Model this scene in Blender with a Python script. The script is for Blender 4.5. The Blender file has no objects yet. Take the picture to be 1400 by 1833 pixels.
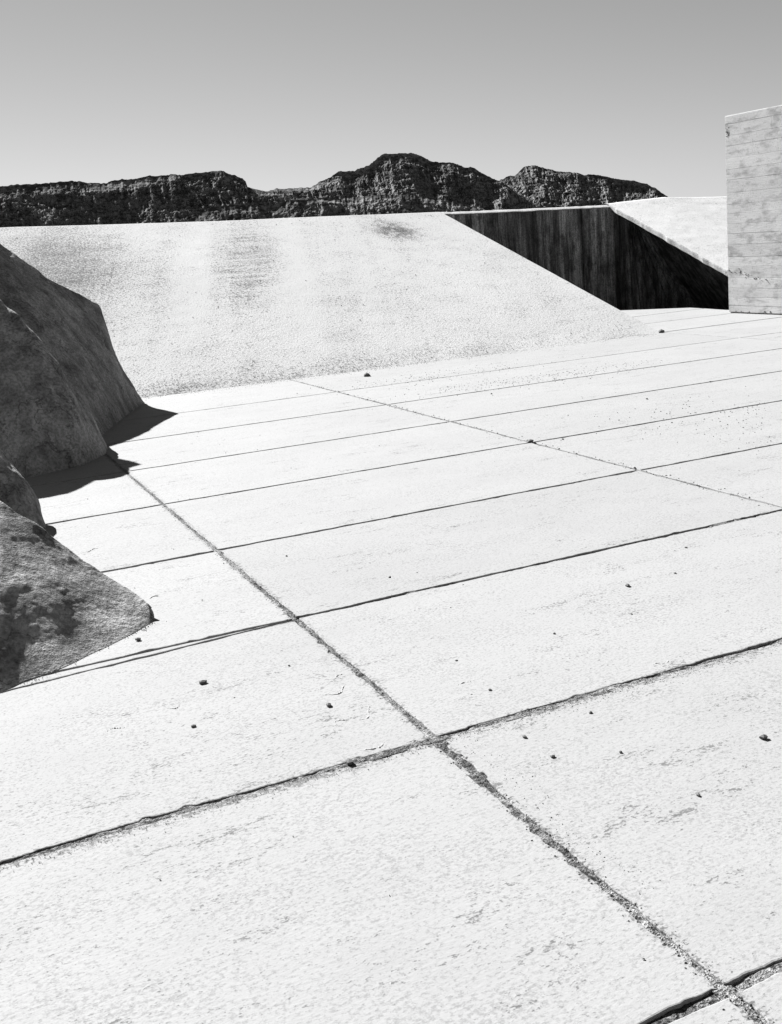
import bpy, math, random
import numpy as np
from mathutils import Matrix, Vector

random.seed(7)
SC = bpy.context.scene
COL = SC.collection

# ------------------------------------------------------------------ camera
cam_d = bpy.data.cameras.new('camera')
cam = bpy.data.objects.new('camera', cam_d); COL.objects.link(cam)
cam_d.sensor_fit = 'HORIZONTAL'; cam_d.sensor_width = 36.0
cam_d.lens = 48.857                       # normal lens of a 6x6 camera
cam_d.shift_y = -0.1161
cam_d.clip_start = 0.05; cam_d.clip_end = 60000
M = Matrix(((0.906757, 0.135381, -0.399329, 0.0),
            (-0.415103, 0.120333, -0.901781, 0.0),
            (-0.074031, 0.983459, 0.16531, 1.6),
            (0, 0, 0, 1)))
cam.matrix_world = M
SC.camera = cam

# ------------------------------------------------------------------ sky, sun, exposure
SUN_E, SUN_A = math.radians(37), math.radians(17)      # elevation; degrees west of north (+Y)
world = bpy.data.worlds.new('World'); SC.world = world; world.use_nodes = True
wn = world.node_tree; wn.nodes.clear()
sky = wn.nodes.new('ShaderNodeTexSky'); sky.sky_type = 'NISHITA'; sky.sun_disc = False
sky.sun_elevation = SUN_E; sky.sun_rotation = -SUN_A
sky.air_density = 1.0; sky.dust_density = 0.0; sky.ozone_density = 1.0; sky.altitude = 100
sep = wn.nodes.new('ShaderNodeSeparateColor')          # black-and-white film behind an orange filter
def wmath(op, a, b):
    m = wn.nodes.new('ShaderNodeMath'); m.operation = op
    for i, v in enumerate((a, b)):
        if isinstance(v, (int, float)): m.inputs[i].default_value = v
        else: wn.links.new(v, m.inputs[i])
    return m.outputs[0]
wn.links.new(sky.outputs[0], sep.inputs[0])
grey = wmath('ADD', wmath('ADD', wmath('MULTIPLY', sep.outputs[0], 0.14), wmath('MULTIPLY', sep.outputs[1], 0.185)), wmath('MULTIPLY', sep.outputs[2], 0.09))
bg = wn.nodes.new('ShaderNodeBackground'); bg.inputs[1].default_value = 0.05
wo = wn.nodes.new('ShaderNodeOutputWorld')
wn.links.new(grey, bg.inputs[0]); wn.links.new(bg.outputs[0], wo.inputs[0])

sun_d = bpy.data.lights.new('sun', 'SUN'); sun_d.energy = 5.0; sun_d.angle = math.radians(0.5)
sun_d.color = (1, 1, 1)
sun = bpy.data.objects.new('sun', sun_d); COL.objects.link(sun)
sdir = Vector((-math.cos(SUN_E)*math.sin(SUN_A), math.cos(SUN_E)*math.cos(SUN_A), math.sin(SUN_E)))
sun.rotation_euler = sdir.to_track_quat('Z', 'Y').to_euler()
sun.location = (0, 0, 60)

SC.view_settings.view_transform = 'Standard'; SC.view_settings.look = 'None'
SC.view_settings.gamma = 1.0; SC.view_settings.exposure = 1.95
SC.render.engine = 'CYCLES'

# ------------------------------------------------------------------ numpy noise
def _h(i, j, k, s):
    n = (i*374761393 + j*668265263 + k*1274126177 + s*1442695041) & 0xffffffff
    n = ((n ^ (n >> 13))*1274126177) & 0xffffffff
    n = ((n ^ (n >> 16))*2246822519) & 0xffffffff
    return ((n ^ (n >> 15)) & 0xffffff)/float(0xffffff)*2 - 1
def vnoise(p, s=0):
    p = np.asarray(p, float); f = np.floor(p); t = p - f; i = f.astype(np.int64)
    t = t*t*t*(t*(t*6 - 15) + 10)
    x, y, z = t[..., 0], t[..., 1], t[..., 2]; I, J, K = i[..., 0], i[..., 1], i[..., 2]
    c = lambda a, b, d: _h(I + a, J + b, K + d, s)
    l = lambda a, b, u: a + (b - a)*u
    return l(l(l(c(0,0,0), c(1,0,0), x), l(c(0,1,0), c(1,1,0), x), y),
             l(l(c(0,0,1), c(1,0,1), x), l(c(0,1,1), c(1,1,1), x), y), z)
def fbm(p, o=4, s=0, g=0.5):
    p = np.asarray(p, float); a = 1.0; r = 0; 
    for k in range(o):
        r = r + a*vnoise(p*2.03**k + k*7.3, s + k); a *= g
    return r
def ridged(p, o=4, s=0, g=0.5):
    p = np.asarray(p, float); a = 1.0; r = 0
    for k in range(o):
        r = r + a*(1 - 2*np.abs(vnoise(p*2.03**k + k*5.1, s + k))); a *= g
    return r
def stack(*a): return np.stack(np.broadcast_arrays(*a), -1)
def lerp_tab(tab, t):
    tab = np.asarray(tab, float); u = np.linspace(0, 1, len(tab))
    return np.stack([np.interp(t, u, tab[:, k]) for k in range(tab.shape[1])], -1)
def smooth_tab(tab, n):
    """Catmull-Rom through the rows of tab, n samples."""
    P = np.asarray(tab, float); P = np.vstack([2*P[0] - P[1], P, 2*P[-1] - P[-2]])
    m = len(P) - 3; u = np.linspace(0, m - 1e-9, n); k = u.astype(int); t = (u - k)[:, None]
    a, b, c, d = P[k], P[k+1], P[k+2], P[k+3]
    return 0.5*(2*b + (c - a)*t + (2*a - 5*b + 4*c - d)*t**2 + (3*b - a - 3*c + d)*t**3)

# ------------------------------------------------------------------ object helpers
def mesh_obj(name, verts, faces, mat, parent=None, loc=(0, 0, 0), smooth=False):
    me = bpy.data.meshes.new(name)
    v = np.asarray(verts, float) - np.asarray(loc, float)
    me.from_pydata(v.tolist(), [], faces)
    if smooth: me.polygons.foreach_set('use_smooth', [True]*len(me.polygons))
    me.materials.append(mat); me.update()
    o = bpy.data.objects.new(name, me); COL.objects.link(o)
    o.location = loc
    if parent is not None:
        o.parent = parent
        o.location = Vector(loc) - parent.matrix_world.translation
    bpy.context.view_layer.update() if parent is None else None
    return o
def grid_faces(n, m, off=0, flip=False):
    i, j = np.meshgrid(np.arange(n - 1), np.arange(m - 1), indexing='ij')
    a = (i*m + j).ravel() + off; f = np.stack([a, a + m, a + m + 1, a + 1], -1)
    if flip: f = f[:, ::-1]
    return f.tolist()
def grid_obj(name, V, mat, parent=None, loc=(0, 0, 0), smooth=True, flip=False):
    n, m = V.shape[:2]
    return mesh_obj(name, V.reshape(-1, 3), grid_faces(n, m, 0, flip), mat, parent, loc, smooth)
def tag(o, label=None, cat=None, group=None, kind=None):
    if label: o['label'] = label
    if cat: o['category'] = cat
    if group: o['group'] = group
    if kind: o['kind'] = kind
    return o
def empty(name, loc):
    o = bpy.data.objects.new(name, None); COL.objects.link(o); o.location = loc
    o.empty_display_size = 0.2
    bpy.context.view_layer.update()
    return o
def box_vf(x0, x1, y0, y1, z0, z1):
    v = [(x0,y0,z0),(x1,y0,z0),(x1,y1,z0),(x0,y1,z0),(x0,y0,z1),(x1,y0,z1),(x1,y1,z1),(x0,y1,z1)]
    f = [(0,3,2,1),(4,5,6,7),(0,1,5,4),(1,2,6,5),(2,3,7,6),(3,0,4,7)]
    return v, f
def box_obj(name, b, mat, parent=None, loc=(0, 0, 0), bevel=0.0):
    v, f = box_vf(*b); o = mesh_obj(name, v, f, mat, parent, loc)
    if bevel:
        m = o.modifiers.new('bevel', 'BEVEL'); m.width = bevel; m.segments = 2; m.limit_method = 'ANGLE'
    return o

# ------------------------------------------------------------------ materials
class NT:
    def __init__(s, name, rough=0.9, spec=0.2):
        s.m = bpy.data.materials.new(name); s.m.use_nodes = True; s.t = s.m.node_tree
        s.b = s.t.nodes['Principled BSDF']; s.b.inputs['Roughness'].default_value = rough
        s.b.inputs['Specular IOR Level'].default_value = spec
        s.pos = s.t.nodes.new('ShaderNodeNewGeometry').outputs['Position']
    def lk(s, a, b): s.t.links.new(a, b)
    def setin(s, sock, v):
        if isinstance(v, (int, float, tuple, list)): sock.default_value = v
        else: s.lk(v, sock)
    def math(s, op, a, b=0.0, clamp=False):
        n = s.t.nodes.new('ShaderNodeMath'); n.operation = op; n.use_clamp = clamp
        s.setin(n.inputs[0], a); s.setin(n.inputs[1], b); return n.outputs[0]
    def scale(s, sc, src=None):
        n = s.t.nodes.new('ShaderNodeVectorMath'); n.operation = 'MULTIPLY'
        s.lk(src or s.pos, n.inputs[0]); n.inputs[1].default_value = sc; return n.outputs[0]
    def noise(s, sc, detail=4, rough=0.55, offs=0.0, dist=0.0):
        if isinstance(sc, (int, float)): sc = (sc,)*3
        n = s.t.nodes.new('ShaderNodeTexNoise'); n.inputs['Scale'].default_value = 1.0
        n.inputs['Detail'].default_value = detail; n.inputs['Roughness'].default_value = rough
        n.inputs['Distortion'].default_value = dist
        v = s.scale(sc)
        a = s.t.nodes.new('ShaderNodeVectorMath'); a.operation = 'ADD'; s.lk(v, a.inputs[0]); a.inputs[1].default_value = (offs, offs*1.7, offs*.6)
        s.lk(a.outputs[0], n.inputs['Vector']); return n.outputs['Fac']
    def ramp(s, v, a, b, lo=0.0, hi=1.0):
        n = s.t.nodes.new('ShaderNodeMapRange'); n.interpolation_type = 'SMOOTHSTEP'
        s.setin(n.inputs['Value'], v)
        for k, x in zip(('From Min', 'From Max', 'To Min', 'To Max'), (a, b, lo, hi)): n.inputs[k].default_value = x
        return n.outputs[0]
    def blob(s, c, sc, r0=0.0, r1=1.0):
        """1 inside an ellipsoid around c with semi-axes sc, fading to 0."""
        v = s.t.nodes.new('ShaderNodeVectorMath'); v.operation = 'SUBTRACT'; s.lk(s.pos, v.inputs[0]); v.inputs[1].default_value = c
        w = s.scale(tuple(1/k for k in sc), v.outputs[0])
        l = s.t.nodes.new('ShaderNodeVectorMath'); l.operation = 'LENGTH'; s.lk(w, l.inputs[0])
        return s.ramp(l.outputs['Value'], r0, r1, 1.0, 0.0)
    def col(s, g):
        c = s.t.nodes.new('ShaderNodeCombineColor')
        for k in range(3): s.setin(c.inputs[k], g)
        s.lk(c.outputs[0], s.b.inputs['Base Color'])
    def bump(s, h, dist, strength=1.0):
        n = s.t.nodes.new('ShaderNodeBump'); n.inputs['Distance'].default_value = dist
        n.inputs['Strength'].default_value = strength
        s.setin(n.inputs['Height'], h); s.lk(n.outputs[0], s.b.inputs['Normal'])

def mat_floor():
    t = NT('floor_concrete', 0.85, 0.15)
    big = t.noise((0.9, 1.6, 1), 5, 0.6); mid = t.noise((2.2, 7.0, 2), 5, 0.6, 3.0)
    streak = t.noise((9, 26, 9), 4, 0.65, 9.0)
    fine = t.noise((75, 130, 90), 4, 0.62, 1.0)
    grain = t.noise(420, 2, 0.6, 4.0)
    dens = t.math('MULTIPLY', t.ramp(mid, .42, .68), t.ramp(streak, .40, .66))
    corner = t.blob((.2, 3.0, 0), (1.2, 1.3, 2), .1, 1.0)
    sx = t.t.nodes.new('ShaderNodeSeparateXYZ'); t.lk(t.pos, sx.inputs[0])
    wob = t.math('MULTIPLY', t.math('SUBTRACT', t.noise(7, 4, .65, 51.0), .5), .05)
    jx = t.ramp(t.math('ABSOLUTE', t.math('ADD', t.math('SUBTRACT', sx.outputs['X'], 1.372), wob)), .006, .045, 1.0, 0.0)
    jy = t.ramp(t.math('ABSOLUTE', t.math('ADD', t.math('SUBTRACT', sx.outputs['Y'], 2.925), wob)), .006, .055, 1.0, 0.0)
    jd = t.math('ADD', jx, jy, True)
    thr = t.math('ADD', t.math('ADD', fine, t.math('MULTIPLY', dens, .18)), t.math('ADD', t.math('MULTIPLY', corner, .035), t.math('MULTIPLY', jd, .16)))
    fleck = t.ramp(thr, .635, .73)
    mott = t.noise((2.6, 4.2, 2), 6, .62, 17.0)
    g = t.math('ADD', .145, t.math('ADD', t.math('MULTIPLY', big, .045), t.math('MULTIPLY', mott, .04)))
    g = t.math('ADD', g, t.math('MULTIPLY', t.t.nodes.new('ShaderNodeObjectInfo').outputs['Random'], .014))
    g = t.math('ADD', g, t.math('MULTIPLY', grain, .03))
    soft = t.math('MULTIPLY', t.ramp(t.math('ADD', t.noise((95, 120, 95), 3, .62, 41.0), t.math('MULTIPLY', t.ramp(mott, .40, .66), .07)), .50, .72), .27)
    g = t.math('MULTIPLY', g, t.math('SUBTRACT', 1.0, soft))
    g = t.math('MULTIPLY', g, t.math('SUBTRACT', 1.0, t.math('MULTIPLY', fleck, .55)))
    t.col(g)
    h = t.math('ADD', t.math('MULTIPLY', t.noise((38, 85, 40), 4, .62, 2.0), .75), t.math('MULTIPLY', fine, .35))
    h = t.math('ADD', h, t.math('MULTIPLY', streak, .25))
    t.bump(h, .004, .36)
    return t.m
def mat_ramp(name='ramp_concrete', base=.31, stains=True):
    t = NT(name, 0.9, 0.1)
    big = t.noise((.5, .35, .5), 5, 0.6); mid = t.noise((1.6, 2.4, 2), 5, .62, 3.0)
    fine = t.noise((34, 24, 40), 4, 0.66, 1.0)
    fine2 = t.noise((62, 40, 70), 3, 0.6, 6.0)
    d = t.math('MULTIPLY', t.ramp(mid, .42, .70), .05)
    if stains:
        sx = t.t.nodes.new('ShaderNodeSeparateXYZ'); t.lk(t.pos, sx.inputs[0])
        shx = t.math('ADD', sx.outputs['X'], t.math('MULTIPLY', sx.outputs['Y'], -.32))   # washes run a little askew
        cm = t.t.nodes.new('ShaderNodeCombineXYZ'); t.lk(shx, cm.inputs[0]); t.lk(sx.outputs['Y'], cm.inputs[1])
        keep = t.pos; t.pos = cm.outputs[0]
        band = t.noise((1.9, .10, .3), 3, .6, 21.0)
        patch = t.blob((5.2 - .32*17.2, 17.2, 0), (.75, 3.2, 3), .3, 1.05)
        pale = t.blob((4.35 - .32*17.2, 17.0, 0), (.38, 4.5, 3), .3, 1.0)
        pale2 = t.blob((6.1 - .32*17.2, 16.6, 0), (.30, 4.5, 3), .2, 1.0)
        t.pos = keep
        rowz = t.noise((.6, 9.0, 1), 3, .6, 31.0)
        spot = t.blob((8.5, 18.4, 1.8), (.75, 1.05, 1.4), .0, 1.0)
        left = t.blob((2.0, 17.4, 1.5), (2.3, 3.4, 3), .15, 1.1)
        toe = t.blob((4.0, 12.7, 0), (4.5, .65, 1), .2, 1.0)
        toe2 = t.blob((7.2, 12.95, .05), (.6, .5, 1), .0, 1.0)
        d = t.math('ADD', d, t.math('MULTIPLY', t.ramp(band, .40, .62), .03))
        for b, w in ((t.math('MULTIPLY', spot, t.ramp(t.noise((5, 3, 3), 5, .65, 61.0), .34, .62, .45, 1.15)), .24), (t.math('MULTIPLY', patch, t.ramp(rowz, .35, .6, .55, 1.2)), .092), (left, .135), (toe, .06), (toe2, .05), (pale, -.05), (pale2, -.04)):
            d = t.math('ADD', d, t.math('MULTIPLY', b, w))
    fl = t.ramp(t.math('ADD', fine, d), .56, .76); fl2 = t.ramp(t.math('ADD', fine2, d), .56, .74)
    g = t.math('ADD', base, t.math('MULTIPLY', big, .08))
    g = t.math('MULTIPLY', g, t.math('SUBTRACT', 1.0, t.math('MULTIPLY', fl, .72)))
    g = t.math('MULTIPLY', g, t.math('SUBTRACT', 1.0, t.math('MULTIPLY', fl2, .5)))
    t.col(g)
    h = t.math('ADD', t.math('MULTIPLY', fine, .8), t.math('MULTIPLY', fine2, .4))
    t.bump(h, .014, .6)
    return t.m
def mat_board():
    t = NT('board_marked_concrete', .88, .15)
    big = t.noise((1.5, 1.5, 4), 5, .6); grain = t.noise((6, 6, 90), 4, .6, 2.0); pit = t.noise(55, 3, .6, 5.0)
    blot = t.noise((3, 3, 7), 4, .65, 8.0)
    g = t.math('ADD', .235, t.math('MULTIPLY', big, .15))
    g = t.math('MULTIPLY', g, t.math('SUBTRACT', 1.0, t.math('MULTIPLY', t.ramp(blot, .46, .70), .40)))
    g = t.math('MULTIPLY', g, t.math('SUBTRACT', 1.0, t.math('MULTIPLY', t.ramp(pit, .58, .70), .5)))
    oi = t.t.nodes.new('ShaderNodeObjectInfo').outputs['Random']
    g = t.math('MULTIPLY', g, t.math('ADD', .92, t.math('MULTIPLY', oi, .16)))
    t.col(g)
    t.bump(t.math('ADD', grain, t.math('MULTIPLY', pit, 1.0)), .006, .7)
    return t.m
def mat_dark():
    t = NT('shade_dark_concrete', .8, .15)  # concrete tone lowered to carry the recess shade, with its own streaks
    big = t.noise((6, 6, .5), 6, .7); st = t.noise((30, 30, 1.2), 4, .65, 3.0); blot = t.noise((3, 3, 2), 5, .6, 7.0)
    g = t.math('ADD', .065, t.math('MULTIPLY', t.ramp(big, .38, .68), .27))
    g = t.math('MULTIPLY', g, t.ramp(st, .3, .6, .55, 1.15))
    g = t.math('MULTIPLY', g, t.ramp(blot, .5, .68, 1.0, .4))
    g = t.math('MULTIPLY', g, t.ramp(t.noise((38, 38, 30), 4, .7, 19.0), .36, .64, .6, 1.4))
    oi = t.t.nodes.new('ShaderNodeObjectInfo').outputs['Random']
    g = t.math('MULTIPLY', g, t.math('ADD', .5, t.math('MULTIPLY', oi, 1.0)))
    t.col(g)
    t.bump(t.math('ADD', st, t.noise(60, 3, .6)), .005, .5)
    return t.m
def mat_rock():
    t = NT('rock_render', .9, .12)
    big = t.noise((1.6, 1.6, 1.1), 5, .6, 0, .4); blot = t.noise((5, 5, 2.2), 5, .62, 4.0, .5)
    fine = t.noise(45, 4, .65, 2.0); gr = t.noise(140, 3, .6, 5.0)
    streak = t.noise((7, 7, 1.0), 4, .6, 13.0, .6)
    g = t.math('ADD', .11, t.math('MULTIPLY', big, .22))
    vein = t.math('ABSOLUTE', t.math('SUBTRACT', t.noise((2.6, 2.6, 1.3), 5, .6, 27.0, .7), .5))
    g = t.math('MULTIPLY', g, t.ramp(vein, .0, .014, .5, 1.0))
    g = t.math('MULTIPLY', g, t.ramp(streak, .35, .62, 1.2, .78))
    g = t.math('MULTIPLY', g, t.ramp(blot, .42, .68, 1.1, .66))
    g = t.math('MULTIPLY', g, t.ramp(gr, .60, .72, 1.0, .6))
    g = t.math('MULTIPLY', g, t.ramp(fine, .36, .64, .72, 1.25))
    t.col(g)
    t.bump(t.math('ADD', t.math('ADD', fine, t.math('MULTIPLY', gr, .4)), t.math('MULTIPLY', t.noise(14, 4, .6, 9.0), 1.0)), .014, .8)
    return t.m
def mat_fill():
    t = NT('joint_grit', .95, .1)
    a = t.noise(70, 3, .6); b = t.noise((4, 4, 4), 4, .6, 3.0); c = t.noise(190, 2, .6, 6.0)
    d = t.noise((26, 26, 26), 4, .65, 8.0)
    g = t.math('ADD', .03, t.math('MULTIPLY', t.ramp(a, .38, .52), .13))
    g = t.math('MULTIPLY', g, t.ramp(b, .38, .62, .5, 1.15))
    g = t.math('MULTIPLY', g, t.ramp(c, .35, .6, .5, 1.1))
    g = t.math('ADD', g, t.math('MULTIPLY', t.ramp(d, .50, .64), .10))
    t.col(g); t.bump(t.math('ADD', a, c), .012, .9)
    return t.m
def mat_fill_pale():
    t = NT('pale_mortar', .95, .1)
    a = t.noise(70, 3, .6); c = t.noise(190, 2, .6, 6.0); b = t.noise((3, 3, 3), 4, .6, 3.0)
    g = t.math('ADD', .10, t.math('MULTIPLY', t.ramp(a, .40, .6), .08))
    g = t.math('MULTIPLY', g, t.ramp(c, .35, .55, .55, 1.0))
    g = t.math('MULTIPLY', g, t.ramp(b, .4, .62, .75, 1.15))
    t.col(g); t.bump(t.math('ADD', a, c), .008, .8)
    return t.m
def mat_grey(name, lo, hi, sc):
    t = NT(name, .9, .1)
    t.col(t.math('ADD', lo, t.math('MULTIPLY', t.noise(sc, 4, .6), hi - lo)))
    return t.m
def mat_hill():
    t = NT('limestone_scrub', 1.0, 0.0)
    n1 = t.noise((.012, .012, .03), 5, .6); n2 = t.noise((.10, .10, .075), 5, .7, 4.0, .4)
    n3 = t.noise((.085, .085, .020), 5, .66, 8.0, .5); n4 = t.noise((.02, .02, .16), 4, .62, 14.0, .3)
    k = t.math('ADD', t.math('MULTIPLY', n1, .30), t.math('ADD', t.math('MULTIPLY', n2, .50), t.math('ADD', t.math('MULTIPLY', n3, .50), t.math('MULTIPLY', n4, .35))))
    nz = t.t.nodes.new('ShaderNodeNewGeometry')
    sx = t.t.nodes.new('ShaderNodeSeparateXYZ'); t.lk(nz.outputs['True Normal'], sx.inputs[0])
    k = t.math('ADD', k, t.ramp(sx.outputs['Z'], .2, .7, .05, -.04))          # scrub holds on the benches, faces are bare
    rock = t.ramp(k, .74, .93)
    g = t.math('ADD', .028, t.math('MULTIPLY', n2, .045))
    g = t.math('ADD', g, t.math('MULTIPLY', rock, .13))
    t.col(g)
    return t.m
FLOOR, RAMP, BOARD, DARK, ROCK = mat_floor(), mat_ramp(), mat_board(), mat_dark(), mat_rock()
RAMP_LIT = mat_ramp('lit_tone_concrete', .43, False)  # same concrete, base raised to make up for this slope's weaker sun
FILL, PALE, HILL = mat_fill(), mat_fill_pale(), mat_hill()
PEB = mat_grey('pebble_stone', .05, .14, 30); SOIL = mat_grey('joint_bed', .03, .09, 40)
LAND = mat_grey('plain_scrub', .04, .09, .01)

# ------------------------------------------------------------------ far land
a = np.linspace(0, 2*math.pi, 97)[:-1]
ring = [(0, 0, -55)] + [(40000*math.cos(k), 40000*math.sin(k), -55) for k in a]
g = mesh_obj('ground', ring, [(0, i + 1, (i + 1) % 96 + 1) for i in range(96)], LAND); tag(g, kind='structure')

def ridge(name, pts, width, seed, cliff=0.55, step=1.7, rough=1.0):
    P = np.array(pts, float); L = np.r_[0, np.cumsum(np.hypot(*np.diff(P[:, :2], axis=0).T))]
    n = int(L[-1]/step); u = np.linspace(0, L[-1], n)
    X, Y, Z = (np.interp(u, L, P[:, k]) for k in range(3))
    Z = Z + 1.4*vnoise(stack(u/9, u*0, u*0), seed) + 1.5*np.maximum(0, vnoise(stack(u/3.6, u*0, u*0), seed + 5)) + 2.0*vnoise(stack(u/30, u*0, u*0), seed + 9)
    d = np.stack([-X, -Y], -1); d /= np.linalg.norm(d, axis=1)[:, None]
    foot = -55.0; m = 270
    v = np.linspace(0, 1, m)**1.6
    U = u[:, None]; Zc = Z[:, None]
    warp = 40*fbm(stack(U/150, v*3, 0*U), 3, seed + 20)
    k = cliff + .12*fbm(stack(U/120, 0*v, 0*U), 2, seed + 30)
    prof = v[None, :]**np.clip(k, .4, .95)
    depth = width*v[None, :]**1.05
    z = Zc - (Zc - foot)*prof
    near = np.minimum(1, v*22)[None, :]
    # bedding: thick beds with thinner ones inside, dipping a little
    dip = .05*U + warp*.3
    for per, a in ((26.0, .75), (9.5, .6)):
        msk = np.clip(.55 + .8*fbm(stack(U/80, z/50, 0*z), 2, seed + 35 + int(per)), 0, 1)
        z = z - per*a*msk*np.sin(2*math.pi*(z + dip)/per)/(2*math.pi)*near
    gul = ridged(stack((U + warp*.5)/110, z/260, 0*z), 3, seed + 40, .5)
    rib = ridged(stack((U + warp*.25 + .15*z)/34, z/48, depth/110), 3, seed + 50, .55)
    rib2 = ridged(stack((U + .1*z)/11, z/15, depth/30), 3, seed + 55, .6)
    sm = fbm(stack(U/5.5, z/6.5, depth/7), 3, seed + 60, .65)
    off = rough*near*(20*gul + 9*rib + 4.2*rib2 + 2.3*sm)
    z = z + near*rough*(1.3*sm + 1.2*fbm(stack(U/14, depth/14, 0*z), 3, seed + 70))
    depth = depth + off
    V = np.stack([X[:, None] + d[:, :1]*depth, Y[:, None] + d[:, 1:]*depth, z], -1)
    back = np.stack([np.stack([X - d[:, 0]*w, Y - d[:, 1]*w, np.maximum(foot, Z - dz)], -1) for w, dz in ((420, 420), (160, 90), (30, 6))], 1)
    V = np.concatenate([back, V], 1)
    o = grid_obj(name, V, HILL, smooth=False)
    return tag(o, kind='structure')
H1 = [(-60,2701,150),(60,2698,178),(162,2695,188.9),(212,2692,195.2),(275,2686,198.2),(335,2679,200.1),(415,2668,201.5),(464,2660,192.8),(494,2654,197.6),(550,2643,200.8),(618,2628,204.6),(648,2621,204.1),(704,2606,203.1),(722,2602,206),(748,2594,204.3),(784,2584,189.8),(799,2579,178),(802,2578,164.3),(827,2570,153),(850,2563,147.3),(901,2545,132.7),(964,2522,114.2),(1052,2487,75.9)]
H2 = [(780,3105,130),(882,3076,170.3),(945,3057,177.1),(1001,3039,174.7),(1028,3030,182.4),(1123,2996,178.6),(1171,2978,199.1),(1203,2965,216),(1247,2947,215.7),(1287,2930,227),(1311,2919,249.1),(1330,2911,260.4),(1364,2895,255.2),(1398,2878,256.3),(1421,2867,248),(1454,2851,226),(1511,2821,217.7),(1548,2801,200.1),(1562,2793,197.2),(1607,2767,165.8),(1633,2752,149),(1666,2732,118.6),(1713,2703,74.1)]
H3 = [(1650,3087,90),(1707,3055,140),(1739,3037,154.8),(1768,3021,171.5),(1788,3009,174.9),(1807,2998,185.4),(1820,2989,182.3),(1847,2973,206.8),(1876,2955,208.4),(1911,2932,192.8),(1954,2904,180.6),(1986,2882,176.5),(2004,2870,166),(2024,2855,167.4),(2061,2828,154.9),(2083,2812,145.7),(2105,2796,141.6),(2156,2757,122.4),(2179,2739,106.3),(2206,2718,76),(2230,2698,42.6),(2261,2672,-.1)]
H4 = [(520,2240,60),(610,2218,101.6),(655,2205,103),(721,2184,95.8),(739,2178,100.3),(766,2169,105.7),(809,2153,104.3),(856,2135,100.7),(896,2119,99.9),(925,2106,101.1),(953,2093,98.8),(999,2072,97.9),(1033,2055,90.3),(1064,2039,81.8),(1095,2023,69.4),(1140,1997,52.6),(1191,1968,40)]
ridge('mountain_ridge', H1, 425, 11, .80)
ridge('mountain_ridge', H2, 540, 111, .80)
ridge('mountain_ridge', H3, 520, 211, .80)
ridge('mountain_ridge', H4, 290, 311, .80, 1.7, .7)

# ------------------------------------------------------------------ floor: bed, slabs, joints
bed_poly = [(-8,-4),(24,-4),(24,14.2),(13.3,14.2),(13.08,14.6),(13.2,15.74),(12.37,16.75),(10.0,19.3),(-8,19.3)]  # notch at the recess opens the added shade pit
nb = len(bed_poly)
bv = [(x, y, -.035) for x, y in bed_poly] + [(x, y, -1.6) for x, y in bed_poly]
floor = mesh_obj('floor', bv, [tuple(range(nb))] + [(i, (i + 1) % nb, (i + 1) % nb + nb, i + nb)[::-1] for i in range(nb)], SOIL)
tag(floor, kind='structure')
deck = box_obj('roof_deck', (-8.2, 24.2, -4.2, 21.2, -54.9, -1.61), SOIL); tag(deck, kind='structure')

def slab(corners, seed, wob=.004, chip=.012, top=0.0):
    P = np.array(corners, float); pts = []; nrm = []
    ctr = P.mean(0)
    for k in range(len(P)):
        a, b = P[k], P[(k + 1) % len(P)]; L = np.linalg.norm(b - a); n = max(2, int(L/(.014 if ctr[1] < 6 and ctr[0] > -1 and ctr[0] < 6 else .045)))
        d = (b - a)/L; inn = np.array([-d[1], d[0]])
        if inn @ (ctr - (a + b)/2) < 0: inn = -inn
        t = np.arange(n)/n; q = a + (b - a)*t[:, None]
        s = t*L
        w = wob*fbm(stack(s/.13 + k*31, seed*3.1 + 0*s, 0*s), 4, seed, .75)
        c = chip*np.clip(fbm(stack(s/.06 + k*17, seed*1.7 + 0*s, 5 + 0*s), 2, seed + 3) - .6, 0, 1)*1.6
        q = q + inn*(w + c + .002)[:, None]
        ii = np.repeat(inn[None], n, 0)
        # soften the corner direction
        pts.append(q); nrm.append(ii)
    q = np.vstack(pts); ii = np.vstack(nrm); n = len(q)
    ii = (ii + np.roll(ii, 1, 0) + np.roll(ii, -1, 0)); ii /= np.maximum(.3, np.linalg.norm(ii, axis=1))[:, None]
    r = .0032 + .002*vnoise(stack(q[:, 0]*9, q[:, 1]*9, 0*q[:, 0]), seed + 7)
    zt = lambda p: top + .0025*vnoise(stack(p[:, 0]*.7, p[:, 1]*.7, 0*p[:, 0]), seed)
    rings = [np.c_[q, np.full(n, -.036)], np.c_[q, top - r], np.c_[q + ii*(r*.45)[:, None], top - r*.3], np.c_[q + ii*r[:, None]*1.3, np.full(n, top)]]
    V = np.vstack(rings); F = []
    for k in range(3):
        for i in range(n):
            j = (i + 1) % n; F.append((k*n + i, k*n + j, (k+1)*n + j, (k+1)*n + i))
    F.append(tuple(range(3*n, 4*n)))
    area = 0.5*np.sum(q[:, 0]*np.roll(q[:, 1], -1) - np.roll(q[:, 0], -1)*q[:, 1])
    if area < 0: F = [f[::-1] for f in F]
    o = mesh_obj('slab', V, F, FLOOR, floor, (float(ctr[0]), float(ctr[1]), 0.0))
    return o

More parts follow.
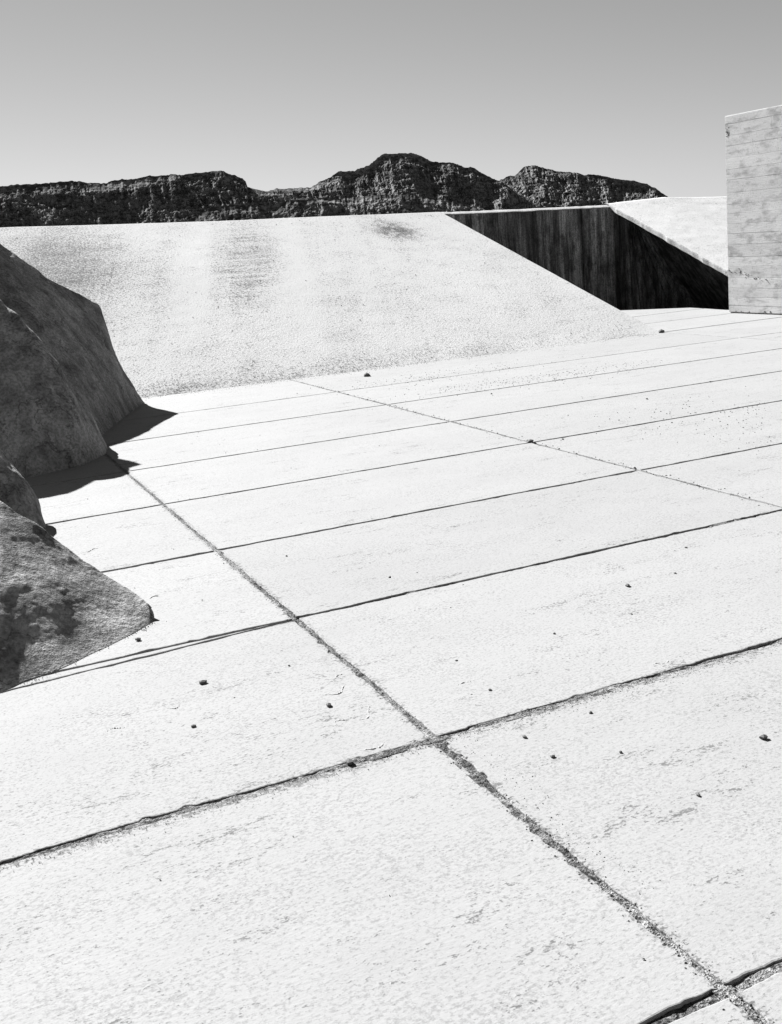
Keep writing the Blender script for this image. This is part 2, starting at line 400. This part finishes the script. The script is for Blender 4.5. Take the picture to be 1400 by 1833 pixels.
# joint lines: position, half width
YL = [(-1.15,.012),(.22,.012),(1.58,.013),(2.937,.008),(4.30,.010),(5.605,.0115),(6.935,.0125),(8.27,.011),(9.67,.008),(11.02,.007),(12.64,.014)]
XL = [(-4.4,.015),(-1.5,.015),(1.372,.008),(4.245,.013),(10.075,.014),(14.15,.01)]
sd = 1
for j in range(len(YL) - 1):
    for i in range(len(XL) - 1):
        x0, x1 = XL[i][0] + XL[i][1], XL[i+1][0] - XL[i+1][1]
        if i == 1: x1 = 1.372 - .008
        if i == 2: x0 = 1.372 + .008
        y0, y1 = YL[j][0] + YL[j][1], YL[j+1][0] - YL[j+1][1]
        if x1 < -1.6 and y1 > 9: continue
        sd += 1
        c = [(x0, y0), (x1, y0), (x1, y1), (x0, y1)]
        if j == 3 and i == 1:              # the row below the boulder ends in a thin sliver of screed
            c = [(x0, y0), (x1, y0), (x1, 4.283), (x0, 4.10)]
        if j == 4 and i == 1:
            slab([(x0, 4.115), (1.25, 4.292), (1.25, 4.300), (x0, 4.285)], 900, .003, .006, -.002)
        slab(c, sd, .0045 if y0 < 6 else .003, .014 if y0 < 6 else .008, random.uniform(-.0015, .0015))
slab([(10.09,12.66),(14.1,12.66),(14.1,13.98),(10.09,13.98)], 301, .003, .006)
slab([(10.09,14.0),(13.35,14.0),(13.28,14.2),(13.06,14.6),(13.15,15.27),(10.09,15.27)], 302, .003, .006)
slab([(10.09,15.30),(13.155,15.30),(13.195,15.72),(12.37,16.73),(10.09,19.15)], 303, .003, .006)

def strip(name, a, b, hw, z, amp, mat, seed, step=.022, wid=6):
    a, b = np.array(a, float), np.array(b, float); L = np.linalg.norm(b - a); d = (b - a)/L; nn = np.array([-d[1], d[0]])
    n = int(L/step) + 2; s = np.linspace(0, L, n); w = np.linspace(-hw, hw, wid)
    S, W = np.meshgrid(s, w, indexing='ij')
    p = a + d*S[..., None] + nn*W[..., None]
    zz = z + amp*fbm(stack(S/.05, W/.03, 0*S + seed), 3, seed) + amp*1.2*vnoise(stack(S/.5, 0*W, 0*S), seed + 4)
    o = grid_obj(name, np.concatenate([p, zz[..., None]], -1), mat, floor, (float(a[0]), float(a[1]), 0.0), True, flip=True)
    return o
strip('joint_fill', (1.372,-1.1), (1.372,4.9), .024, -.0045, .0035, FILL, 1)
strip('joint_fill', (1.372,4.9), (1.372,9.5), .018, -.003, .0025, PALE, 2)
strip('joint_fill', (4.245,-1.1), (4.245,12.6), .020, -.004, .003, PALE, 3)
strip('joint_fill', (10.075,2.0), (10.075,13.0), .022, -.010, .003, FILL, 4, .04)
strip('joint_fill', (-4.3,2.937), (14.1,2.937), .024, -.0045, .0035, FILL, 5)
strip('joint_fill', (1.40,4.30), (10.0,4.30), .022, -.0085, .006, FILL, 6)
strip('joint_fill', (-4.3,4.30), (1.34,4.30), .02, -.022, .006, FILL, 7)
strip('joint_fill', (-4.3,1.58), (14.1,1.58), .026, -.0055, .0035, FILL, 10)
strip('joint_fill', (-4.3,9.67), (14.1,9.67), .014, -.007, .003, PALE, 8, .04)
strip('joint_fill', (-4.3,11.02), (14.1,11.02), .012, -.007, .003, PALE, 9, .04)

# lifted flakes where the screed has spalled
def flake(x, y, lx, ly, rot, seed):
    rs = np.random.RandomState(seed); n = 26; t = np.linspace(-.5, .5, n)
    c, s = math.cos(rot), math.sin(rot)
    px = t*lx; py = ly*.5*np.sin(t*5 + seed) + np.cumsum(rs.randn(n))*ly*.035
    hgt = .0042*np.clip(np.cos(math.pi*t), 0, 1)**.5*np.clip(.65 + .8*rs.randn(n)*.5, .02, 1.3)
    ctr = np.stack([x + c*px - s*py, y + s*px + c*py], -1)
    rows = [np.c_[ctr + np.array([0, dy]), hgt*f - .0006] for dy, f in ((-.0030, 0), (-.0012, 1.0), (.001, .95), (.012, 0))]
    mesh_obj('spall_lip', np.stack(rows, 1).reshape(-1, 3), grid_faces(n, 4), FLOOR, floor, (x, y, 0))
for k, (x, y, lx, ly, rot) in enumerate([(1.234,3.473,.13,.06,.25),(1.262,3.237,.12,.05,.35),(1.29,3.59,.06,.025,.2),(1.151,3.225,.06,.03,.3),
        (1.661,3.265,.075,.03,.5),(1.615,3.076,.06,.02,-.1),(.683,3.689,.07,.04,.3),(1.485,8.614,.14,.05,.05),(.773,6.084,.08,.03,.2),(.895,5.01,.05,.02,.2),
        (.46,3.62,.06,.03,.3),(2.35,3.02,.08,.03,.4),(1.18,2.99,.09,.03,.2)]):
    flake(x, y, lx, ly, rot, k + 5)

# ------------------------------------------------------------------ the ramp on the left
K1 = 6.78
def crest1(x): return np.interp(x, [-6, 1.9, 5.5, 10.07], [2.42, 2.34, 2.225, 2.135])
rx = np.linspace(-5.5, 10.07, 190); ry = np.linspace(0, 1, 96)
RX, RT = np.meshgrid(rx, ry, indexing='ij')
RY = 12.665 + RT*6.79; RZ = crest1(RX)*np.clip(RT, 0, 1) - .004
fade = np.minimum(1, RT*18)
RZ = RZ + fade*(.006*fbm(stack(RX*.25, RY*.25, 0*RX), 2, 3) + .0012*vnoise(stack(RX*5, RY*5, 0*RX), 8))
RY = RY + (1 - fade)*.012*fbm(stack(RX*2.5, 0*RX, 0*RX), 4, 12)
V = np.stack([RX, RY, RZ], -1)
cr = V[:, -1:, :]
toe = V[:, :1, :].copy(); toe[..., 2] = -.034
c1 = cr + np.array([0, .10, .008]); c2 = cr + np.array([0, .75, -.03]); c3 = c2.copy(); c3[..., 2] = -1.6
V = np.concatenate([toe, V, c1, c2, c3], 1)
ramp1 = empty('concrete_ramp', (4.0, 12.67, 0))
slope = grid_obj('slope', V, RAMP, ramp1, (4.0, 12.67, 0), False)
side = V[-1]; sv = [tuple(p) for p in side] + [(10.07, 12.665, -1.6)]
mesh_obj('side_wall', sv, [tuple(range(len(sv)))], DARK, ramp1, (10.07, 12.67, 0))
tag(ramp1, 'wide speckled concrete ramp rising from the slabs toward the mountains', 'ramp')

# ------------------------------------------------------------------ wall at the back of the recess
wall = empty('recess_wall', (12.1, 19.45, 0))
def ztop(x): return np.interp(x, [10.07, 12.05, 14.2], [2.132, 2.091, 2.058])
x = 10.085; k = 0
rs = np.random.RandomState(4)
while x < 17.0:
    w = rs.uniform(.20, .34); x1 = x + w
    dy = rs.uniform(0, .019)
    z1 = float(ztop((x + x1)/2)) - (.062 if x1 < 14.4 else .2)
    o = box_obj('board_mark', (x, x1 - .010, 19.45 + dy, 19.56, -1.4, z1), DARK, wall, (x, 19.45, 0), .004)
    x = x1
xs = np.linspace(10.0, 14.25, 120); zt = ztop(xs)
prof = [(19.44, -.066), (19.438, -.050), (19.50, -.026), (19.58, -.004), (19.66, .0), (19.9, -.01), (20.2, -.03), (20.2, -1.2)]
V = np.stack([np.stack([xs, y + 0*xs + .004*vnoise(stack(xs*8, 0*xs, 0*xs + y), 3), zt + dz + .005*fbm(stack(xs*5, 0*xs, 0*xs + y), 3, 6)], -1) for y, dz in prof], 1)
grid_obj('coping', V, RAMP, wall, (12.1, 19.45, 2.0), False)
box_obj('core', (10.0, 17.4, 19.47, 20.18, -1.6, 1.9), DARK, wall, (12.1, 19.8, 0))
tag(wall, 'dark board-marked wall closing the recess between the two ramps, pale coping', 'wall')

# ------------------------------------------------------------------ the ramp on the right
ramp2 = empty('concrete_ramp', (16.5, 14.4, 0))
def z2(t, xx): return np.interp(xx, [14.2, 15.8, 17.5, 24], [2.06, 2.13, 2.05, 2.0])*t
r2x = np.linspace(14.2, 23.5, 120); r2t = np.linspace(0, 1, 70)
A2, T2 = np.meshgrid(r2x, r2t, indexing='ij')
Y2 = 14.33 + T2*5.15
Z2 = z2(T2, A2) + np.minimum(1, T2*12)*(.010*fbm(stack(A2*.5, Y2*.5, 0*A2), 3, 33) + .003*vnoise(stack(A2*5, Y2*5, 0*A2), 38))
X2 = A2 + (A2 < 14.201)*(.010*fbm(stack(Y2*6, 0*Y2, 0*Y2), 3, 41))
V = np.stack([X2, Y2, Z2], -1)
e1 = V[:, -1:, :] + np.array([0, .14, .015]); e2 = e1 + np.array([0, .6, -.04]); e3 = e2.copy(); e3[..., 2] = -1.6
Vg = np.concatenate([V, e1, e2, e3], 1)
grid_obj('slope', Vg, RAMP_LIT, ramp2, (16.5, 14.4, 0), False)
top = V[0]; top = top.copy()
b1 = top + np.array([-.006, 0, -.022]); b2 = top + np.array([.0, 0, -.105 - 0.0]); b3 = top + np.array([.13, 0, -.118])
b2[:, 2] += .006*vnoise(stack(top[:, 1]*7, 0*top[:, 1], 0*top[:, 1]), 3)
grid_obj('slab_edge', np.stack([top, b1, b2, b3], 1), RAMP, ramp2, (14.2, 16.5, 0), False, flip=True)
# side wall, undercut shape added so it stays out of the sun
zt = top[:, 2] - .110
hi = np.stack([14.31 + 0*zt, top[:, 1], zt], -1)
cutin = np.clip((19.05 - top[:, 1])/.7, 0, 1); cutin = cutin*cutin*(3 - 2*cutin)
lo = np.stack([14.30 + .75*cutin*(np.maximum(zt, 0) + 1.5), top[:, 1], np.full(len(top), -1.5)], -1)
grid_obj('side_wall', np.stack([hi, lo], 1), DARK, ramp2, (14.3, 16.5, 0), False, flip=True)
tag(ramp2, 'smaller concrete ramp with thick pale edge, right of the dark recess', 'ramp')
pit = box_obj('shade_pit_floor', (9.9, 24, 12.6, 20.0, -1.605, -1.5), SOIL); tag(pit, kind='structure')  # pit added to keep the recess floor dark where only shadow falls

# ------------------------------------------------------------------ board-marked pier at the right edge
pier = empty('concrete_pier', (13.0, 12.3, 0))
box_obj('core', (12.662, 13.6, 10.52, 14.066, -.02, 3.20), BOARD, pier, (13.0, 12.3, 0))
rs = np.random.RandomState(12)
z = 0.02
rows = [.11,.14,.15,.17,.19,.16,.20,.18,.16,.17,.15,.19,.21,.17,.18,.20,.16,.19,.17]
for k, h in enumerate(rows):
    h = min(h, 3.225 - z)
    if h < .03: break
    if k == len(rows) - 1 or z + h > 3.1: h = 3.225 - z
    y = 14.08
    while y > 10.52:
        L = rs.uniform(.9, 2.6); y0 = max(10.5, y - L)
        if y0 - 10.5 < .3: y0 = 10.5
        dx = rs.uniform(0, .004); gp = rs.choice([.0003, .0005, .0008, .0012, .0022])
        o = box_obj('board_mark', (12.64 + dx, 12.70, y0 + .002, y, z + gp, z + h - .001), BOARD, pier, (12.64, y0, z), .003)
        y = y0
    z += h
    if z >= 3.22: break
box_obj('coping', (12.648, 13.62, 10.49, 14.084, 3.203, 3.238), BOARD, pier, (13.0, 12.3, 3.2), .01)
# plinth line and a ragged seam of weathered mortar
def ragged(name, pts, rad, mat, parent, seed):
    rs = np.random.RandomState(seed); V = []; F = []
    P = np.array(pts, float)
    for k in range(70):
        t = rs.rand()*(len(P) - 1); i = int(t); c = P[i] + (P[min(i+1, len(P)-1)] - P[i])*(t - i)
        c = c + rs.randn(3)*np.array([.004, .02, .018])
        r = rad*rs.uniform(.35, 1.3); b = len(V)
        for d in ((1,0,0),(-1,0,0),(0,1,0),(0,-1,0),(0,0,1),(0,0,-1)):
            V.append(tuple(c + np.array(d)*r*rs.uniform(.5, 1.5, 3)))
        for f in ((0,2,4),(2,1,4),(1,3,4),(3,0,4),(2,0,5),(1,2,5),(3,1,5),(0,3,5)): F.append(tuple(b + q for q in f))
    return tag(mesh_obj(name, V, F, mat, parent, tuple(P[0])), kind='stuff')
ragged('weathered_seam', [(12.638,14.07,.70),(12.638,13.8,.69),(12.638,13.6,.62),(12.638,13.3,.57),(12.638,12.9,.45),(12.638,12.4,.40)], .009, FILL, pier, 5)
ragged('weathered_seam', [(12.638,14.07,.005),(12.638,13.0,.005),(12.638,12.0,.005)], .012, FILL, pier, 6)
ragged('weathered_seam', [(12.640,14.03,3.02),(12.640,14.02,2.92)], .006, FILL, pier, 7)
tag(pier, 'tall pale board-marked concrete pier at the right edge', 'pier')

# ------------------------------------------------------------------ boulders
def boulder(name, crest, base, label, seed, belly=.10, back=.9, amp=1.0, nc=150, fr=90, tail=None):
    n0 = len(crest)
    Cc = smooth_tab(crest, nc); Bb = np.c_[smooth_tab(base, nc), np.zeros(nc)]
    Cc[:, 2] = np.maximum(Cc[:, 2], .004)
    s = np.linspace(0, 1, fr)
    face = Bb[:, None, :]*(1 - s)[None, :, None] + Cc[:, None, :]*s[None, :, None]
    # belly: push the middle of the face outward, round it over at the crest
    out = Bb - Cc; out[:, 2] = 0; L = np.linalg.norm(out, axis=1)[:, None]; out = out/np.maximum(L, 1e-3)
    h = Cc[:, 2:3]
    push = (belly*h)*np.sin(math.pi*s)[None, :]**1.0
    face = face + (out[:, None, :]*push[..., None])*np.array([1, 1, 0]) + np.array([0, 0, 1])*(push*.35)[..., None]
    # back of the boulder
    q = np.linspace(0, 1, 34)[1:]
    bo = np.array([-.25, .97, 0.0])
    bk = Cc[:, None, :] + bo*(back*(.25 + h))[:, None, :]*q[None, :, None]
    bk[..., 2] = Cc[:, 2:3]*(1 - q[None, :]**1.7)*1.0 - .02*q
    V = np.concatenate([np.concatenate([Bb[:, None, :2], np.full((nc, 1, 1), -.03)], -1), face, bk], 1)
    # surface relief
    hz = np.clip(V[..., 2]/.15, 0, 1)
    dn = .024*fbm(V*np.array([2.2, 2.2, 1.3]) + seed, 4, seed) + .012*fbm(V*6.5 + 3, 4, seed + 2) + .022*ridged(V*np.array([3.2, 3.2, 1.2]) + 7 + seed, 3, seed + 5) + .006*fbm(V*14, 3, seed + 9)
    du = np.gradient(V, axis=0); dv = np.gradient(V, axis=1); N = np.cross(du, dv); N /= np.maximum(np.linalg.norm(N, axis=-1), 1e-9)[..., None]
    if (N[nc//2, fr//2] @ np.array([out[nc//2][0], out[nc//2][1], .5])) < 0: N = -N; fl = True
    else: fl = False
    cf = np.ones(V.shape[1]); 
    V = V + N*(dn*amp*(.25 + .75*hz))[..., None]
    b = (float(Bb[:, 0].mean()), float(Bb[:, 1].mean()), 0.0)
    o = grid_obj(name, V, ROCK, None, b, True, flip=fl)
    return tag(o, label, 'boulder', 'rendered boulders along the left')
boulder('boulder',
    [(2.325,12.25,.0),(2.25,12.3,.14),(2.165,12.38,.36),(2.09,12.42,.61),(2.03,12.44,.915),(1.99,12.43,1.13),(1.905,12.41,1.20),(1.70,12.32,1.335),(1.437,12.17,1.516),(1.149,12.175,1.76),(.80,12.28,2.06),(.3,12.4,2.3),(-.4,12.6,2.2),(-1.2,12.7,1.2),(-1.7,12.8,.05)],
    [(2.33,12.2),(2.26,12.02),(2.18,11.86),(2.11,11.7),(2.04,11.53),(1.97,11.38),(1.88,11.15),(1.76,10.85),(1.62,10.5),(1.50,10.2),(1.36,9.95),(1.0,9.8),(.2,9.8),(-.8,10.2),(-1.6,11.5)],
    'large flat-faced dark boulder leaning against the foot of the wide ramp', 3, .04, .55, .45, 190, 120)
boulder('boulder',
    [(1.462,9.70,.0),(1.43,9.62,.10),(1.335,9.48,.32),(1.22,9.40,.47),(1.115,9.36,.72),(1.025,9.40,.88),(.952,9.51,1.05),(.845,9.667,1.20),(.705,9.876,1.40),(.66,10.3,1.62),(.69,10.85,1.92),(.70,11.15,2.12),(.45,10.7,1.95),(.22,9.7,1.52),(-.3,9.5,1.2),(-1.0,9.6,.05)],
    [(1.465,9.66),(1.43,9.40),(1.36,9.18),(1.25,8.98),(1.13,8.82),(1.0,8.75),(.86,8.69),(.70,8.63),(.55,8.6),(.42,8.58),(.3,8.56),(.15,8.55),(0,8.55),(-.5,8.8),(-1.0,9.4)],
    'dark boulder with a sloping ridge, second from the ramp in the rock row', 8, .08, .35, .6, 170, 100)
boulder('boulder',
    [(.612,6.93,.0),(.595,6.97,.07),(.575,7.03,.16),(.555,7.08,.24),(.52,7.12,.33),(.46,7.15,.42),(.36,7.2,.52),(.15,7.3,.62),(-.2,7.4,.55),(-.6,7.5,.05)],
    [(.615,6.88),(.60,6.82),(.58,6.77),(.555,6.73),(.52,6.70),(.47,6.67),(.38,6.64),(.2,6.62),(-.15,6.7),(-.55,7.1)],
    'small dark boulder peeking in just behind the nearest one at the left edge', 14, .10, .6, .7, 110, 60)
boulder('boulder',
    [(0.826,4.712,0.045),(0.811,4.74,0.064),(0.794,4.8,0.075),(0.774,4.85,0.087),(0.721,4.93,0.122),(0.66,5.0,0.168),(0.597,5.05,0.226),(0.533,5.09,0.291),(0.47,5.13,0.362),(0.407,5.17,0.425),(0.341,5.21,0.478),(0.277,5.26,0.533),(0.187,5.32,0.578),(0,5.36,.50),(-.4,5.4,.40),(-.75,5.2,.05)],
    [(.830,4.70),(.822,4.668),(.795,4.635),(.735,4.58),(.66,4.52),(.58,4.46),(.50,4.41),(.42,4.35),(.35,4.31),(.27,4.28),(.19,4.25),(.08,4.20),(-.05,4.17),(-.2,4.15),(-.45,4.25),(-.72,4.7)],
    'rough dark wedge-shaped boulder nearest the camera, tapering to a blunt tip', 21, .085, .45, .24, 260, 150)

# ------------------------------------------------------------------ loose stones
def pebble_mesh(seed):
    rs = np.random.RandomState(seed)
    import bmesh
    bm = bmesh.new(); bmesh.ops.create_icosphere(bm, subdivisions=1, radius=1.0)
    for v in bm.verts:
        v.co *= rs.uniform(.75, 1.2)
        v.co.z *= .7
    me = bpy.data.meshes.new('pebble'); bm.to_mesh(me); bm.free(); me.materials.append(PEB); return me
PM = [pebble_mesh(k) for k in range(6)]
pebbles = [  # x, y, radius, label
 (.831,3.831,.013,'dark oval pebble alone on the near slab, between boulder and wide joint'),
 (1.166,3.366,.012,'dark angular pebble beside the curved spall marks, left of the wide joint'),
 (.708,4.454,.012,'dark pebble lying just below the tip of the nearest boulder'),
 (5.029,12.001,.045,'round grey stone lying near the foot of the wide ramp'),
 (4.239,6.941,.026,'dark stone lodged where two slab joints cross, centre right'),
 (10.03,12.60,.045,'dark stone at the lower right corner of the wide ramp'),
 (1.068,2.936,.014,'dark stone stuck in the nearest cross joint'),
 (2.233,2.374,.013,'dark pebble at the right edge, beyond the nearest cross joint'),
 (2.773,3.775,.013,'larger of the dark pebbles on the near right slab')]
small = [(.705,3.477),(1.167,3.8),(1.652,5.239),(1.95,4.564),(2.571,3.48),(2.191,3.481),(1.735,3.465),(1.707,3.158),(3.052,3.79),(1.897,2.814),(1.62,2.783),(1.814,2.537),(1.624,2.626),(4.477,6.851),(1.842,2.217),(5.31,9.4),(3.35,4.07),(4.26,5.67),(6.1,7.9),(7.15,8.25)]
for k, (x, y, r, lab) in enumerate(pebbles):
    o = bpy.data.objects.new('pebble', PM[k % 6]); COL.objects.link(o)
    o.location = (x, y, r*.45); o.scale = (r*1.25, r, r*.95); o.rotation_euler = (0, 0, k*1.3)
    tag(o, lab, 'pebble', 'loose stones on the slabs')
for k, (x, y) in enumerate(small):
    r = random.uniform(.005, .008)*(1 + max(0, y - 4)*.12)
    o = bpy.data.objects.new('pebble', PM[k % 6]); COL.objects.link(o)
    o.location = (x, y, r*.45); o.scale = (r*1.2, r, r); o.rotation_euler = (0, 0, k*2.1)
    tag(o, 'tiny dark pebble lying loose on the sunlit slabs', 'pebble', 'tiny pebbles scattered on the slabs')

# grit: far too many grains to count
rs = np.random.RandomState(3); G = []
def scatter(n, f, r0, r1):
    for _ in range(n):
        x, y, z = f(); G.append((x, y, z, rs.uniform(r0, r1)))
def rampz(x, y): return float(crest1(x))*(y - 12.665)/6.79
scatter(900, lambda: (rs.uniform(1.4, 9.9), 12.62 - abs(rs.randn())*.12, 0), .002, .005)
scatter(700, lambda: ((lambda x, y: (x, y, rampz(x, y)))(rs.uniform(2.3, 9.8), 12.7 + abs(rs.randn())*.25)), .003, .006)
scatter(420, lambda: (rs.normal(6.3, .9), rs.normal(10.0, .22), 0), .003, .006)
scatter(260, lambda: (rs.normal(5.6, .7), rs.normal(11.2, .25), 0), .003, .006)
scatter(260, lambda: (rs.normal(5.9, .55), rs.normal(6.6, .7), 0), .002, .0055)
scatter(1400, lambda: (1.372 + rs.randn()*.015, rs.uniform(1.2, 8.0), -.001), .001, .003)
scatter(260, lambda: (1.42 + abs(rs.randn())*.05, rs.uniform(1.9, 4.6), 0), .0007, .002)
scatter(350, lambda: (4.245 + rs.randn()*.03, rs.uniform(4, 12), -.001), .002, .006)
scatter(1500, lambda: (rs.uniform(-.3, 3.2), 2.93 - abs(rs.randn())*.03, 0), .0006, .002)
scatter(350, lambda: (rs.uniform(-.5, 9), rs.uniform(1.5, 12.5), 0), .001, .004)
scatter(260, lambda: ((lambda x, y: (x, y, rampz(x, y)))(rs.uniform(0, 9.8), rs.uniform(12.8, 19.3))), .004, .009)
for A_, B_ in (((.19,4.25),(.80,4.65)), ((2.33,12.2),(1.57,10.4)), ((1.46,9.7),(1.1,8.8))):
    scatter(260, lambda: (lambda t: (A_[0] + (B_[0] - A_[0])*t + abs(rs.randn())*.02, A_[1] + (B_[1] - A_[1])*t - abs(rs.randn())*.025, 0))(rs.rand()), .0008, .003)
G = np.array(G); n = len(G)
base = np.array([(1,0,0),(-1,0,0),(0,1,0),(0,-1,0),(0,0,1),(0,0,-1)], float)
V = base[None]*rs.uniform(.55, 1.35, (n, 6, 1))*G[:, None, 3:4]*np.array([1.25, 1, .8]) 
V[..., :2] += rs.randn(n, 6, 2)*.2*G[:, None, 3:4]
V = V + G[:, None, :3] + np.array([0, 0, .35])*G[:, None, 3:4]
fb = np.array([(0,2,4),(2,1,4),(1,3,4),(3,0,4),(2,0,5),(1,2,5),(3,1,5),(0,3,5)])
F = (fb[None] + (np.arange(n)*6)[:, None, None]).reshape(-1, 3)
grit = mesh_obj('grit', V.reshape(-1, 3), F.tolist(), PEB)
tag(grit, 'fine dark grit scattered over slabs, joints and ramp foot', 'grit', kind='stuff')
